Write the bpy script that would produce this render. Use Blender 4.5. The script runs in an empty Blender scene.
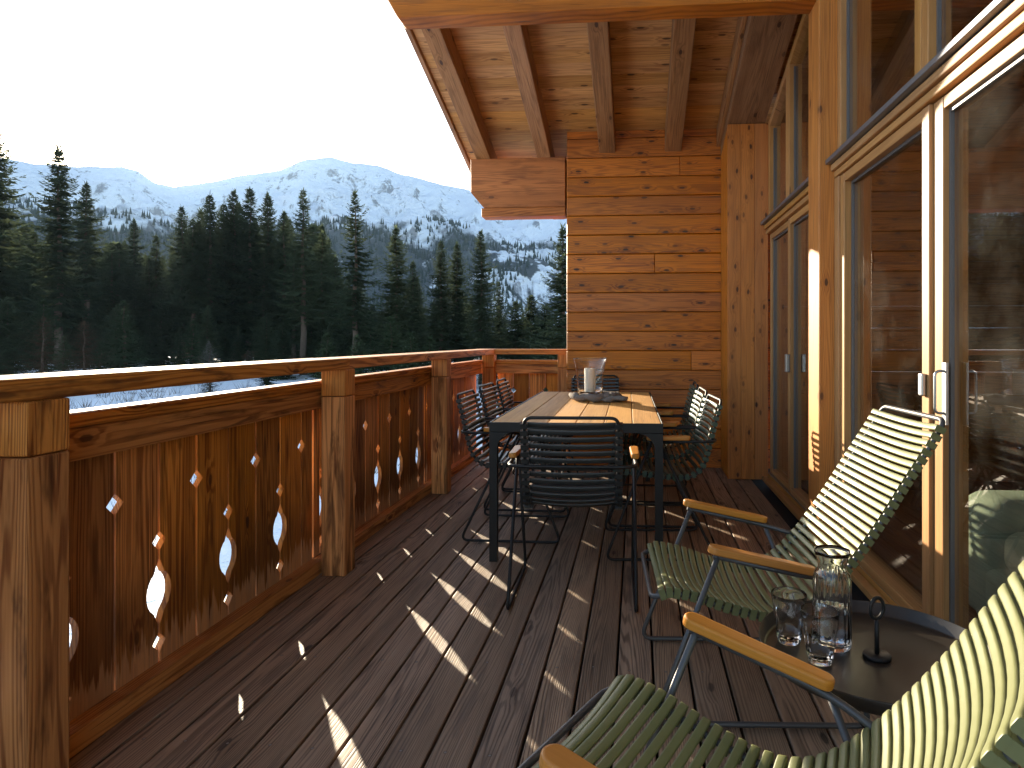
import bpy, math, random
from mathutils import Vector, Matrix, noise as mnoise

R = math.radians
rng = random.Random(7)
scene = bpy.context.scene
COL = scene.collection

# ---------------------------------------------------------------- mesh builder
class MB:
    def __init__(self):
        self.v = []; self.f = []; self.uv = []; self.rn = []; self.sm = []
    def face(self, idx, uvs=None, rn=(0.5, 0.5), smooth=False):
        self.f.append(tuple(idx))
        self.uv.extend(uvs if uvs else [(0.0, 0.0)] * len(idx))
        self.rn.extend([rn] * len(idx)); self.sm.append(smooth)
    def box(self, x0, x1, y0, y1, z0, z1, grain='x', M=None, rn=None):
        """axis aligned box; UV in metres, U along the grain, V = 0 on the board's middle"""
        rn = rn or (rng.random(), rng.random())
        b = len(self.v)
        P = [(x, y, z) for z in (z0, z1) for y in (y0, y1) for x in (x0, x1)]
        c = ((x0 + x1) / 2, (y0 + y1) / 2, (z0 + z1) / 2)
        g = 'xyz'.index(grain)
        for p in P:
            q = Vector(p)
            if M is not None: q = M @ q
            self.v.append(tuple(q))
        off = rn[0] * 37.0
        for n, quad in ((0, (0, 4, 6, 2)), (0, (1, 3, 7, 5)), (1, (0, 1, 5, 4)), (1, (2, 6, 7, 3)), (2, (0, 2, 3, 1)), (2, (4, 5, 7, 6))):
            ax = [a for a in range(3) if a != n]
            if g in ax: u_, v_ = g, [a for a in ax if a != g][0]
            else: u_, v_ = ax
            uvs = [((P[i][u_] - c[u_]) + off, (P[i][v_] - c[v_]) + (0.03 * n)) for i in quad]
            self.face([b + i for i in quad], uvs, rn)
    def prism(self, pts, axis, a0, a1, grain=None, rn=None, smooth=False):
        """2D outline (counter-clockwise) extruded along an axis"""
        rn = rn or (rng.random(), rng.random())
        b = len(self.v); n = len(pts); off = rn[0] * 37.0
        def mk(p, a):
            if axis == 'x': return (a, p[0], p[1])
            if axis == 'y': return (p[0], a, p[1])
            return (p[0], p[1], a)
        for a in (a0, a1):
            for p in pts: self.v.append(mk(p, a))
        cx = (min(p[0] for p in pts) + max(p[0] for p in pts)) / 2
        cy = (min(p[1] for p in pts) + max(p[1] for p in pts)) / 2
        def uvp(p):
            if grain == 1: return (p[1] - cy + off, p[0] - cx)
            return (p[0] - cx + off, p[1] - cy)
        flip = axis == 'y'
        A = list(range(n)); 
        lo = A[::-1]; hi = A
        if flip: lo, hi = hi, lo
        self.face([b + i for i in lo], [uvp(pts[i]) for i in lo], rn)
        self.face([b + n + i for i in hi], [uvp(pts[i]) for i in hi], rn)
        for i in range(n):
            j = (i + 1) % n
            q = [b + i, b + j, b + n + j, b + n + i]
            if grain == 'a':
                uvs = [(a0 + off, i * .05), (a0 + off, j * .05), (a1 + off, j * .05), (a1 + off, i * .05)]
            else:
                uvs = [uvp(pts[i]), uvp(pts[j]), (uvp(pts[j])[0], uvp(pts[j])[1] + .02), (uvp(pts[i])[0], uvp(pts[i])[1] + .02)]
            if flip: q = q[::-1]; uvs = uvs[::-1]
            self.face(q, uvs, rn, smooth)
    def tube(self, pts, r, seg=8, closed=False, cap=True):
        pts = [Vector(p) for p in pts]
        n = len(pts); b = len(self.v)
        rad = r if isinstance(r, (list, tuple)) else [r] * n
        prev = None
        for i, p in enumerate(pts):
            if closed: t = pts[(i + 1) % n] - pts[i - 1]
            else: t = pts[min(i + 1, n - 1)] - pts[max(i - 1, 0)]
            t.normalize()
            if prev is None:
                a = Vector((0, 0, 1)) if abs(t.z) < .9 else Vector((1, 0, 0))
                nrm = t.cross(a).normalized()
            else:
                nrm = (prev - t * prev.dot(t)).normalized()
            prev = nrm; bn = t.cross(nrm)
            for k in range(seg):
                w = 2 * math.pi * k / seg
                self.v.append(tuple(p + (nrm * math.cos(w) + bn * math.sin(w)) * rad[i]))
        m = n if closed else n - 1
        L = 0.0
        for i in range(m):
            j = (i + 1) % n
            for k in range(seg):
                l = (k + 1) % seg
                self.face([b + i * seg + k, b + i * seg + l, b + j * seg + l, b + j * seg + k],
                          [(L, k * .01), (L, k * .01 + .01), (L + .02, k * .01 + .01), (L + .02, k * .01)], smooth=True)
            L += .02
        if not closed and cap:
            self.face([b + k for k in range(seg)][::-1]); self.face([b + (n - 1) * seg + k for k in range(seg)])
    def lathe(self, prof, seg=32, center=(0, 0, 0), wob=None, smooth=True):
        b = len(self.v); cx, cy, cz = center; n = len(prof)
        for i, (r, z) in enumerate(prof):
            for k in range(seg):
                w = 2 * math.pi * k / seg
                rr = r * (wob(i, k, z) if wob else 1)
                self.v.append((cx + rr * math.cos(w), cy + rr * math.sin(w), cz + z))
        for i in range(n - 1):
            for k in range(seg):
                l = (k + 1) % seg
                self.face([b + i * seg + k, b + i * seg + l, b + (i + 1) * seg + l, b + (i + 1) * seg + k], smooth=smooth)
        if prof[0][0] > 1e-6: self.face([b + k for k in range(seg)][::-1])
        if prof[-1][0] > 1e-6: self.face([b + (n - 1) * seg + k for k in range(seg)])
    def build(self, name, mat, parent=None, bevel=0, seg=2):
        me = bpy.data.meshes.new(name)
        me.from_pydata(self.v, [], self.f)
        for nm, data in (('UVMap', self.uv), ('board', self.rn)):
            l = me.uv_layers.new(name=nm)
            flat = [c for p in data for c in p]
            l.data.foreach_set('uv', flat)
        me.polygons.foreach_set('use_smooth', self.sm)
        me.materials.append(mat)
        me.update(); me.validate()
        o = bpy.data.objects.new(name, me)
        COL.objects.link(o)
        if parent is not None: o.parent = parent
        if bevel:
            m = o.modifiers.new('edge', 'BEVEL'); m.width = bevel; m.segments = seg; m.limit_method = 'ANGLE'; m.angle_limit = R(40)
            m.harden_normals = False
        return o

def thing(name, label, cat, loc=(0, 0, 0), rz=0.0, group=None):
    o = bpy.data.objects.new(name, None); COL.objects.link(o)
    o.location = loc; o.rotation_euler = (0, 0, rz); o.empty_display_size = .1
    tag(o, label, cat, group); return o
def tag(o, label=None, cat=None, group=None, kind=None):
    if label: o['label'] = label
    if cat: o['category'] = cat
    if group: o['group'] = group
    if kind: o['kind'] = kind
    return o
def dup(root, loc, rz=0.0, label=None, scale=None):
    r = root.copy(); COL.objects.link(r); r.location = loc; r.rotation_euler = (0, 0, rz)
    if scale: r.scale = scale
    if label: r['label'] = label
    for ch in [c for c in bpy.data.objects if c.parent == root]:
        c = ch.copy(); COL.objects.link(c); c.parent = r
        for g in [g for g in bpy.data.objects if g.parent == ch]:
            d = g.copy(); COL.objects.link(d); d.parent = c
    return r
def spline(ctrl, n, closed=False):
    """Catmull-Rom through control points, resampled evenly"""
    P = [Vector(p) for p in ctrl]; out = []
    m = len(P)
    for i in range(m if closed else m - 1):
        if closed: p0, p1, p2, p3 = P[i - 1], P[i], P[(i + 1) % m], P[(i + 2) % m]
        else: p0, p1, p2, p3 = P[max(i - 1, 0)], P[i], P[i + 1], P[min(i + 2, m - 1)]
        for k in range(16):
            t = k / 16
            out.append(.5 * ((2 * p1) + (p2 - p0) * t + (2 * p0 - 5 * p1 + 4 * p2 - p3) * t * t + (3 * p1 - p0 - 3 * p2 + p3) * t ** 3))
    if not closed: out.append(P[-1])
    L = [0]
    for i in range(1, len(out)): L.append(L[-1] + (out[i] - out[i - 1]).length)
    res = []; j = 0
    for k in range(n):
        s = L[-1] * k / (n - 1)
        while j < len(L) - 2 and L[j + 1] < s: j += 1
        t = (s - L[j]) / max(1e-9, L[j + 1] - L[j])
        res.append(out[j].lerp(out[j + 1], t))
    return res
def fillet(pts, r, n=5):
    """round the corners of a polyline"""
    P = [Vector(p) for p in pts]; out = [P[0]]
    for i in range(1, len(P) - 1):
        a, b, c = P[i - 1], P[i], P[i + 1]
        d1 = (a - b); d2 = (c - b)
        rr = min(r, d1.length * .49, d2.length * .49)
        s = b + d1.normalized() * rr; e = b + d2.normalized() * rr
        for k in range(n + 1):
            t = k / n
            out.append(s.lerp(b, t).lerp(b.lerp(e, t), t))
    out.append(P[-1]); return out

# ---------------------------------------------------------------- materials
class NT:
    def __init__(self, name):
        self.m = bpy.data.materials.new(name); self.m.use_nodes = True
        self.t = self.m.node_tree; self.t.nodes.clear()
        self.out = self.t.nodes.new('ShaderNodeOutputMaterial')
    def n(self, kind, **kw):
        nd = self.t.nodes.new(kind)
        for k, v in kw.items(): setattr(nd, k, v)
        return nd
    def link(self, a, b): self.t.links.new(a, b)
    def val(self, x, sock):
        if hasattr(x, 'is_linked') or isinstance(x, bpy.types.NodeSocket): self.link(x, sock)
        else: sock.default_value = x
    def math(self, op, a, b=0.0, c=None, clamp=False):
        nd = self.n('ShaderNodeMath', operation=op, use_clamp=clamp)
        self.val(a, nd.inputs[0]); self.val(b, nd.inputs[1])
        if c is not None: self.val(c, nd.inputs[2])
        return nd.outputs[0]
    def mix(self, fac, a, b, blend='MIX'):
        nd = self.n('ShaderNodeMix', data_type='RGBA', blend_type=blend)
        self.val(fac, nd.inputs[0]); self.val(a, nd.inputs[6]); self.val(b, nd.inputs[7])
        return nd.outputs[2]
    def comb(self, x, y, z):
        nd = self.n('ShaderNodeCombineXYZ')
        for i, q in enumerate((x, y, z)): self.val(q, nd.inputs[i])
        return nd.outputs[0]
    def noise(self, vec, scale=1.0, detail=2.0, rough=.5, dist=0.0):
        nd = self.n('ShaderNodeTexNoise'); self.val(vec, nd.inputs['Vector'])
        nd.inputs['Scale'].default_value = scale; nd.inputs['Detail'].default_value = detail
        nd.inputs['Roughness'].default_value = rough; nd.inputs['Distortion'].default_value = dist
        return nd.outputs['Fac']
    def ramp(self, fac, lo, hi, a=0.0, b=1.0):
        nd = self.n('ShaderNodeMapRange', clamp=True, interpolation_type='SMOOTHSTEP'); self.val(fac, nd.inputs[0])
        for i, q in enumerate((lo, hi, a, b)): nd.inputs[i + 1].default_value = q
        return nd.outputs[0]
    def bsdf(self, color, rough=.5, spec=.5, metal=0.0, **kw):
        nd = self.n('ShaderNodeBsdfPrincipled')
        self.val(color, nd.inputs['Base Color']); self.val(rough, nd.inputs['Roughness'])
        self.val(spec, nd.inputs['Specular IOR Level']); nd.inputs['Metallic'].default_value = metal
        for k, v in kw.items(): self.val(v, nd.inputs[k.replace('_', ' ')])
        return nd
    def bump(self, h, strength=.3, dist=.002):
        nd = self.n('ShaderNodeBump'); self.val(h, nd.inputs['Height'])
        nd.inputs['Strength'].default_value = strength; nd.inputs['Distance'].default_value = dist
        return nd.outputs[0]
    def done(self, shader): self.link(shader, self.out.inputs['Surface']); return self.m

def rgba(c): return (c[0], c[1], c[2], 1.0)

def wood(name, light, dark, knot=(.05, .02, .01), rings=1.0, freq=95.0, knots=.5, kscale=(3.0, 7.0), ksize=.10, vary=.35, rough=.55,
         stain=0.0, stain_col=(.03, .012, .006), bump=.5, spec=.35, grey=0.0, fibre=.45, cath=.25, foot=None, screws=False):
    t = NT(name)
    uv = t.n('ShaderNodeUVMap', uv_map='UVMap').outputs[0]
    rb = t.n('ShaderNodeUVMap', uv_map='board').outputs[0]
    s = t.n('ShaderNodeSeparateXYZ'); t.link(uv, s.inputs[0]); u, v = s.outputs[0], s.outputs[1]
    s2 = t.n('ShaderNodeSeparateXYZ'); t.link(rb, s2.inputs[0]); r1, r2 = s2.outputs[0], s2.outputs[1]
    w = t.math('MULTIPLY', r2, 91.0)
    # knots
    vo = t.n('ShaderNodeTexVoronoi', voronoi_dimensions='2D', feature='F1')
    t.val(t.comb(t.math('MULTIPLY', u, kscale[0]), t.math('ADD', t.math('MULTIPLY', v, kscale[1]), w), 0.0), vo.inputs['Vector'])
    vo.inputs['Scale'].default_value = 1.0; vo.inputs['Randomness'].default_value = .9
    wob = t.noise(t.comb(t.math('MULTIPLY', u, 40.0), t.math('MULTIPLY', v, 60.0), w), 1.0, 2.0, .5)
    d = t.math('ADD', vo.outputs['Distance'], t.math('MULTIPLY', t.math('SUBTRACT', wob, .5), ksize * .5))
    cs = t.n('ShaderNodeSeparateColor'); t.link(vo.outputs['Color'], cs.inputs[0])
    keep = t.math('MULTIPLY', t.math('LESS_THAN', cs.outputs[0], knots), t.math('ADD', .55, t.math('MULTIPLY', cs.outputs[1], .45)))
    kn = t.math('MULTIPLY', t.ramp(d, ksize, ksize * .6, 0, 1), keep)
    halo = t.math('MULTIPLY', t.ramp(d, ksize * 3.4, ksize * .7, 0, 1), keep)
    # growth rings: lines along the grain that open into flat-sawn arches
    n1 = t.noise(t.comb(t.math('MULTIPLY', u, 2.4), t.math('MULTIPLY', v, 13.0), w), 1.0, 2.0, .5)
    n0 = t.noise(t.comb(t.math('MULTIPLY', u, .55), t.math('MULTIPLY', v, 1.6), t.math('ADD', w, 3.0)), 1.0, 1.0, .5)
    nv = t.noise(t.comb(t.math('MULTIPLY', u, .35), t.math('MULTIPLY', v, 38.0), t.math('ADD', w, 5.0)), 1.0, 1.0, .5)
    vs = t.math('ADD', v, t.math('MULTIPLY', t.math('SUBTRACT', r1, .5), .07))
    ph = t.math('ADD', t.math('MULTIPLY', v, freq * .32), t.math('MULTIPLY', t.math('MULTIPLY', vs, vs), freq * 11.0))
    ph = t.math('ADD', ph, t.math('MULTIPLY', n0, 46.0 * cath))
    ph = t.math('ADD', ph, t.math('MULTIPLY', n1, 5.5 * cath))
    ph = t.math('ADD', ph, t.math('MULTIPLY', nv, 2.6))
    ph = t.math('ADD', ph, t.math('MULTIPLY', halo, 1.6))
    si = t.math('SINE', t.math('MULTIPLY', ph, 6.283))
    rg = t.math('MULTIPLY', t.ramp(si, -.35, 1.0, 0, 1), t.math('ADD', .45, t.math('MULTIPLY', nv, 1.1)))
    fib = t.noise(t.comb(t.math('MULTIPLY', u, 3.5), t.math('MULTIPLY', v, 130.0), w), 1.0, 4.0, .65)
    big = t.noise(t.comb(t.math('MULTIPLY', u, 1.1), t.math('MULTIPLY', v, 11.0), w), 1.0, 3.0, .55)
    f = t.math('ADD', t.math('MULTIPLY', rg, .50 * rings), t.math('MULTIPLY', t.math('SUBTRACT', fib, .42), fibre * 2.2))
    f = t.math('ADD', f, t.math('MULTIPLY', t.math('SUBTRACT', big, .45), 1.3))
    f = t.math('ADD', f, t.math('MULTIPLY', halo, .30), clamp=True)
    col = t.mix(f, rgba(light), rgba(dark))
    br = t.math('ADD', 1.0 - vary * .5, t.math('MULTIPLY', r2, vary))
    hs = t.n('ShaderNodeHueSaturation'); t.link(col, hs.inputs['Color']); t.link(br, hs.inputs['Value'])
    t.val(t.math('ADD', .4970, t.math('MULTIPLY', r1, .003)), hs.inputs['Hue'])
    t.val(t.math('ADD', 1.0 - grey, t.math('MULTIPLY', r1, .12)), hs.inputs['Saturation'])
    col = hs.outputs[0]
    if stain:
        sn = t.noise(t.comb(t.math('MULTIPLY', u, 2.2), t.math('MULTIPLY', v, 16.0), w), 1.0, 4.0, .62, .4)
        col = t.mix(t.math('MULTIPLY', t.ramp(sn, .52, .68), stain), col, rgba(stain_col))
    if foot:      # rain-washed pale feet of the boards with a ragged edge
        geo = t.n('ShaderNodeNewGeometry').outputs['Position']; sz = t.n('ShaderNodeSeparateXYZ'); t.link(geo, sz.inputs[0])
        rag = t.noise(t.comb(t.math('MULTIPLY', v, 60.0), t.math('MULTIPLY', u, 2.5), w), 1.0, 3.0, .6)
        zz = t.math('ADD', sz.outputs[2], t.math('MULTIPLY', t.math('SUBTRACT', rag, .5), .34))
        dk = t.math('MULTIPLY', t.ramp(zz, .52, .24), t.ramp(zz, .10, .17))
        col = t.mix(t.math('MULTIPLY', dk, .55), col, rgba(stain_col))
        col = t.mix(t.math('MULTIPLY', t.ramp(zz, .17, .13), .6), col, rgba(foot))
    # drying cracks: fine dark hairlines along the grain
    cr = t.noise(t.comb(t.math('MULTIPLY', u, 1.6), t.math('MULTIPLY', v, 120.0), t.math('ADD', w, 7.0)), 1.0, 1.0, .5)
    crk = t.ramp(cr, .735, .76)
    col = t.mix(t.math('MULTIPLY', crk, .7), col, rgba(tuple(c * .25 for c in dark)))
    col = t.mix(kn, col, rgba(knot))
    if screws:    # pairs of screw heads over the joists
        geo = t.n('ShaderNodeNewGeometry').outputs['Position']; sy = t.n('ShaderNodeSeparateXYZ'); t.link(geo, sy.inputs[0])
        fy = t.math('MULTIPLY', t.math('SUBTRACT', t.math('FRACT', t.math('DIVIDE', t.math('ADD', sy.outputs[1], t.math('MULTIPLY', r2, .02)), .52)), .5), .52)
        fx = t.math('SUBTRACT', t.math('ABSOLUTE', v), .040)
        dd = t.math('SQRT', t.math('ADD', t.math('MULTIPLY', fx, fx), t.math('MULTIPLY', fy, fy)))
        col = t.mix(t.math('MULTIPLY', t.ramp(dd, .0075, .004), .6), col, (.02, .014, .010, 1))
        col = t.mix(t.ramp(dd, .0045, .0035), col, (.22, .20, .18, 1))
    h = t.math('SUBTRACT', t.math('ADD', t.math('MULTIPLY', fib, .6), t.math('MULTIPLY', rg, -.35)), t.math('MULTIPLY', crk, 1.2))
    ro = t.math('ADD', rough - .1, t.math('MULTIPLY', fib, .22))
    b = t.bsdf(col, ro, spec)
    t.link(t.bump(h, bump, .0015), b.inputs['Normal'])
    return t.done(b.outputs[0])

def plain(name, col, rough=.5, metal=0.0, spec=.5, nscale=60.0, var=.15, bump=.0):
    t = NT(name)
    tc = t.n('ShaderNodeTexCoord').outputs['Object']
    nz = t.noise(tc, nscale, 4.0, .6)
    c = t.mix(t.math('MULTIPLY', nz, 1.0), rgba([x * (1 - var) for x in col]), rgba([min(1, x * (1 + var)) for x in col]))
    b = t.bsdf(c, t.math('ADD', rough - .06, t.math('MULTIPLY', nz, .12)), spec, metal)
    if bump: t.link(t.bump(nz, bump, .002), b.inputs['Normal'])
    return t.done(b.outputs[0])

M = {}
M['deck'] = wood('weathered_deck', (.36, .255, .172), (.092, .061, .041), knot=(.02, .012, .009), knots=.30, freq=62, vary=.45, rough=.58, bump=1.0, spec=.4, stain=.4, stain_col=(.05, .034, .027), cath=.30, grey=.0, kscale=(2.2, 7.0), ksize=.085, rings=1.1, screws=True)
M['rail'] = wood('railing_larch', (.66, .315, .112), (.22, .076, .026), knots=.3, freq=70, vary=.35, stain=.75, stain_col=(.060, .021, .009), bump=.9, rough=.62, spec=.2, cath=.24, rings=1.1, ksize=.09)
M['rail_dark'] = wood('railing_boards', (.68, .315, .105), (.20, .066, .023), knots=.22, freq=60, vary=.75, stain=.52, stain_col=(.055, .020, .009), bump=.8, rough=.6, spec=.2, cath=.24, ksize=.09, rings=1.1, foot=(.50, .30, .17))
M['clad'] = wood('wall_cladding', (.58, .195, .032), (.20, .055, .010), knot=(.022, .008, .003), knots=.72, kscale=(3.2, 8.5), ksize=.10, rings=.95, vary=.35, rough=.45, bump=.4, freq=45, cath=.35, stain=.25, stain_col=(.13, .035, .008))
M['soffit'] = wood('soffit_boards', (.66, .37, .145), (.27, .118, .042), knots=.5, kscale=(2.6, 8), vary=.4, rings=.8, rough=.55, freq=55, cath=.3, stain=.25, stain_col=(.12, .05, .02))
M['rafter'] = wood('rafter_timber', (.40, .215, .102), (.15, .070, .030), knots=.3, vary=.25, rings=.7, stain=.4, stain_col=(.08, .038, .017), rough=.6, freq=50, bump=.8)
M['purlin'] = wood('purlin_timber', (.54, .205, .066), (.19, .060, .019), knots=.3, vary=.15, rings=.9, stain=.45, stain_col=(.12, .045, .016), rough=.58, freq=40, bump=.8, cath=.4)
M['post'] = wood('post_timber', (.68, .280, .062), (.34, .110, .022), knots=.4, vary=.15, rings=.8, rough=.5, freq=50, bump=.6, cath=.25, ksize=.08)
M['pillar'] = wood('knotty_pine', (.60, .235, .068), (.32, .108, .030), knot=(.055, .015, .005), knots=.62, kscale=(5.0, 11.0), ksize=.13, vary=.2, rings=.55, rough=.45, freq=40, cath=.2)
M['frame'] = wood('window_frame_larch', (.50, .275, .115), (.30, .14, .05), knots=.06, vary=.2, rings=.5, rough=.42, freq=80, bump=.3, cath=.1)
M['teak'] = wood('teak_tabletop', (.56, .31, .105), (.34, .17, .055), knots=.0, vary=.22, rings=.45, rough=.6, spec=.25, freq=80, bump=.4, fibre=.6, cath=.15)
M['bamboo'] = wood('bamboo_armrest', (.56, .25, .065), (.38, .15, .035), knots=0, vary=.12, rings=.3, rough=.35, freq=160, bump=.15, cath=.05)
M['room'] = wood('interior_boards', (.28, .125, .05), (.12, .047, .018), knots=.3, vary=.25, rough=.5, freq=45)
M['under'] = plain('deck_gap_shade', (.012, .009, .008), .9)  # near-black colour standing in for the shade seen through the deck gaps
M['black_metal'] = plain('black_powder_coat', (.013, .013, .014), .48, 0.0, .3, 300, .1, .05)
M['grey_metal'] = plain('grey_powder_coat', (.085, .085, .088), .42, .3, .5, 300, .1)
M['steel'] = plain('brushed_steel', (.36, .36, .37), .38, 1.0, .5, 200, .1)
M['gasket'] = plain('glazing_spacer', (.14, .135, .14), .45, .2, .5, 100, .1)
M['flashing'] = plain('zinc_flashing', (.20, .21, .24), .42, .7, .5, 40, .2)
M['black_slat'] = plain('black_slat_plastic', (.022, .024, .024), .33, 0, .5, 90, .2, .05)
M['green_slat'] = plain('dark_green_slat_plastic', (.030, .062, .044), .33, 0, .5, 90, .2, .05)
M['olive'] = plain('olive_slat_plastic', (.148, .158, .064), .42, 0, .5, 70, .10, .05)
M['sofa'] = plain('sage_felt', (.27, .285, .20), .95, 0, .1, 400, .35, .5)
M['wax'] = plain('candle_wax', (.82, .76, .66), .5, 0, .4, 20, .05)
M['felt'] = plain('grey_felt', (.21, .185, .165), .95, 0, .1, 120, .5, .8)
M['stone'] = plain('pale_stone', (.42, .39, .34), .7, 0, .3, 80, .25, .3)
M['roofing'] = plain('roof_sheet', (.10, .09, .085), .8, 0, .3, 5, .2)

def tray_mat():
    t = NT('bronze_tray'); tc = t.n('ShaderNodeTexCoord').outputs['Object']
    nz = t.noise(tc, 9.0, 5.0, .6, .8); fine = t.noise(tc, 220.0, 2.0, .5)
    c = t.mix(nz, (.024, .021, .019, 1), (.052, .042, .034, 1))
    b = t.bsdf(c, t.math('ADD', .22, t.math('MULTIPLY', nz, .2)), .5, .35)
    t.link(t.bump(fine, .08, .001), b.inputs['Normal'])
    return t.done(b.outputs[0])
M['tray'] = tray_mat()

def glass_pane():
    t = NT('window_glass')
    fr = t.n('ShaderNodeFresnel'); fr.inputs['IOR'].default_value = 1.5
    bf = t.n('ShaderNodeNewGeometry').outputs['Backfacing']
    fac = t.math('MULTIPLY', t.math('MULTIPLY', fr.outputs[0], 2.0), t.math('SUBTRACT', 1.0, bf), clamp=True)
    tr = t.n('ShaderNodeBsdfTransparent'); tr.inputs[0].default_value = (.90, .93, .92, 1)
    gl = t.n('ShaderNodeBsdfGlossy'); gl.inputs['Roughness'].default_value = .012
    tc = t.n('ShaderNodeTexCoord').outputs['Object']
    dust = t.noise(tc, 3.0, 5.0, .65)
    speck = t.noise(tc, 55.0, 3.0, .6)
    df = t.n('ShaderNodeBsdfDiffuse'); df.inputs[0].default_value = (.6, .57, .5, 1)
    m1 = t.n('ShaderNodeMixShader'); t.link(fac, m1.inputs[0]); t.link(tr.outputs[0], m1.inputs[1]); t.link(gl.outputs[0], m1.inputs[2])
    dm = t.math('ADD', t.math('MULTIPLY', t.ramp(dust, .45, .75), .022), t.math('MULTIPLY', t.ramp(speck, .66, .76), .02))
    m2 = t.n('ShaderNodeMixShader'); t.link(dm, m2.inputs[0]); t.link(m1.outputs[0], m2.inputs[1]); t.link(df.outputs[0], m2.inputs[2])
    return t.done(m2.outputs[0])
M['pane'] = glass_pane()
def clear_glass(name, ior=1.45, col=(1, 1, 1), thin=0.0):
    t = NT(name)
    g = t.n('ShaderNodeBsdfGlass'); g.inputs['Color'].default_value = rgba(col); g.inputs['Roughness'].default_value = 0.0; g.inputs['IOR'].default_value = ior
    bf = t.n('ShaderNodeNewGeometry').outputs['Backfacing']; fr = t.n('ShaderNodeFresnel'); fr.inputs['IOR'].default_value = 1.5
    tr = t.n('ShaderNodeBsdfTransparent'); tr.inputs[0].default_value = (.97, .98, .98, 1)
    gl = t.n('ShaderNodeBsdfGlossy'); gl.inputs['Roughness'].default_value = .01
    m1 = t.n('ShaderNodeMixShader'); t.link(t.math('MULTIPLY', t.math('MULTIPLY', fr.outputs[0], 1.6), t.math('SUBTRACT', 1.0, bf), clamp=True), m1.inputs[0])
    t.link(tr.outputs[0], m1.inputs[1]); t.link(gl.outputs[0], m1.inputs[2])
    m2 = t.n('ShaderNodeMixShader'); m2.inputs[0].default_value = thin
    t.link(g.outputs[0], m2.inputs[1]); t.link(m1.outputs[0], m2.inputs[2])
    return t.done(m2.outputs[0])
M['glass'] = clear_glass('clear_glass')
M['water'] = clear_glass('water', 1.33, (.97, .99, 1))

def foliage(name, a, b, trans=.25):
    t = NT(name)
    oi = t.n('ShaderNodeObjectInfo').outputs['Random']
    tc = t.n('ShaderNodeTexCoord').outputs['Object']
    nz = t.noise(tc, .9, 3.0, .6); n2 = t.noise(tc, 6.0, 2.0, .6)
    f = t.math('ADD', t.math('MULTIPLY', nz, .7), t.math('MULTIPLY', n2, .5))
    f = t.math('ADD', t.math('SUBTRACT', f, .25), t.math('MULTIPLY', t.math('SUBTRACT', oi, .5), .35), clamp=True)
    c = t.mix(f, rgba(a), rgba(b))
    d = t.n('ShaderNodeBsdfDiffuse'); t.link(c, d.inputs[0])
    tl = t.n('ShaderNodeBsdfTranslucent'); t.link(c, tl.inputs[0])
    m = t.n('ShaderNodeMixShader'); m.inputs[0].default_value = trans
    t.link(d.outputs[0], m.inputs[1]); t.link(tl.outputs[0], m.inputs[2])
    return t.done(m.outputs[0])
M['needles'] = foliage('spruce_needles', (.046, .062, .036), (.12, .145, .075), .5)
M['needles_young'] = foliage('young_spruce_needles', (.040, .060, .030), (.10, .13, .065))
M['larch'] = foliage('bare_larch_twigs', (.07, .045, .028), (.15, .10, .06))
M['frosted'] = foliage('frosted_twigs', (.13, .12, .10), (.26, .25, .21))
M['bark'] = plain('spruce_bark', (.12, .085, .062), .9, 0, .2, 8, .4, .6)
M['far'] = foliage('far_conifers', (.022, .032, .024), (.05, .065, .045), .1)

def snow_mat():
    t = NT('snow'); geo = t.n('ShaderNodeNewGeometry').outputs['Position']
    a = t.noise(geo, .35, 5.0, .6); b_ = t.noise(geo, 3.5, 4.0, .6)
    c = t.mix(t.ramp(a, .35, .7), (.80, .83, .88, 1), (.90, .91, .93, 1))
    twig = t.math('MULTIPLY', t.ramp(b_, .66, .74), t.ramp(a, .45, .62))
    c = t.mix(twig, c, (.16, .12, .09, 1))
    b = t.bsdf(c, .75, .3)
    h = t.math('ADD', t.math('MULTIPLY', a, 1.0), t.math('MULTIPLY', b_, .15))
    t.link(t.bump(h, .8, .5), b.inputs['Normal'])
    return t.done(b.outputs[0])
M['snow'] = snow_mat()

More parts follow.
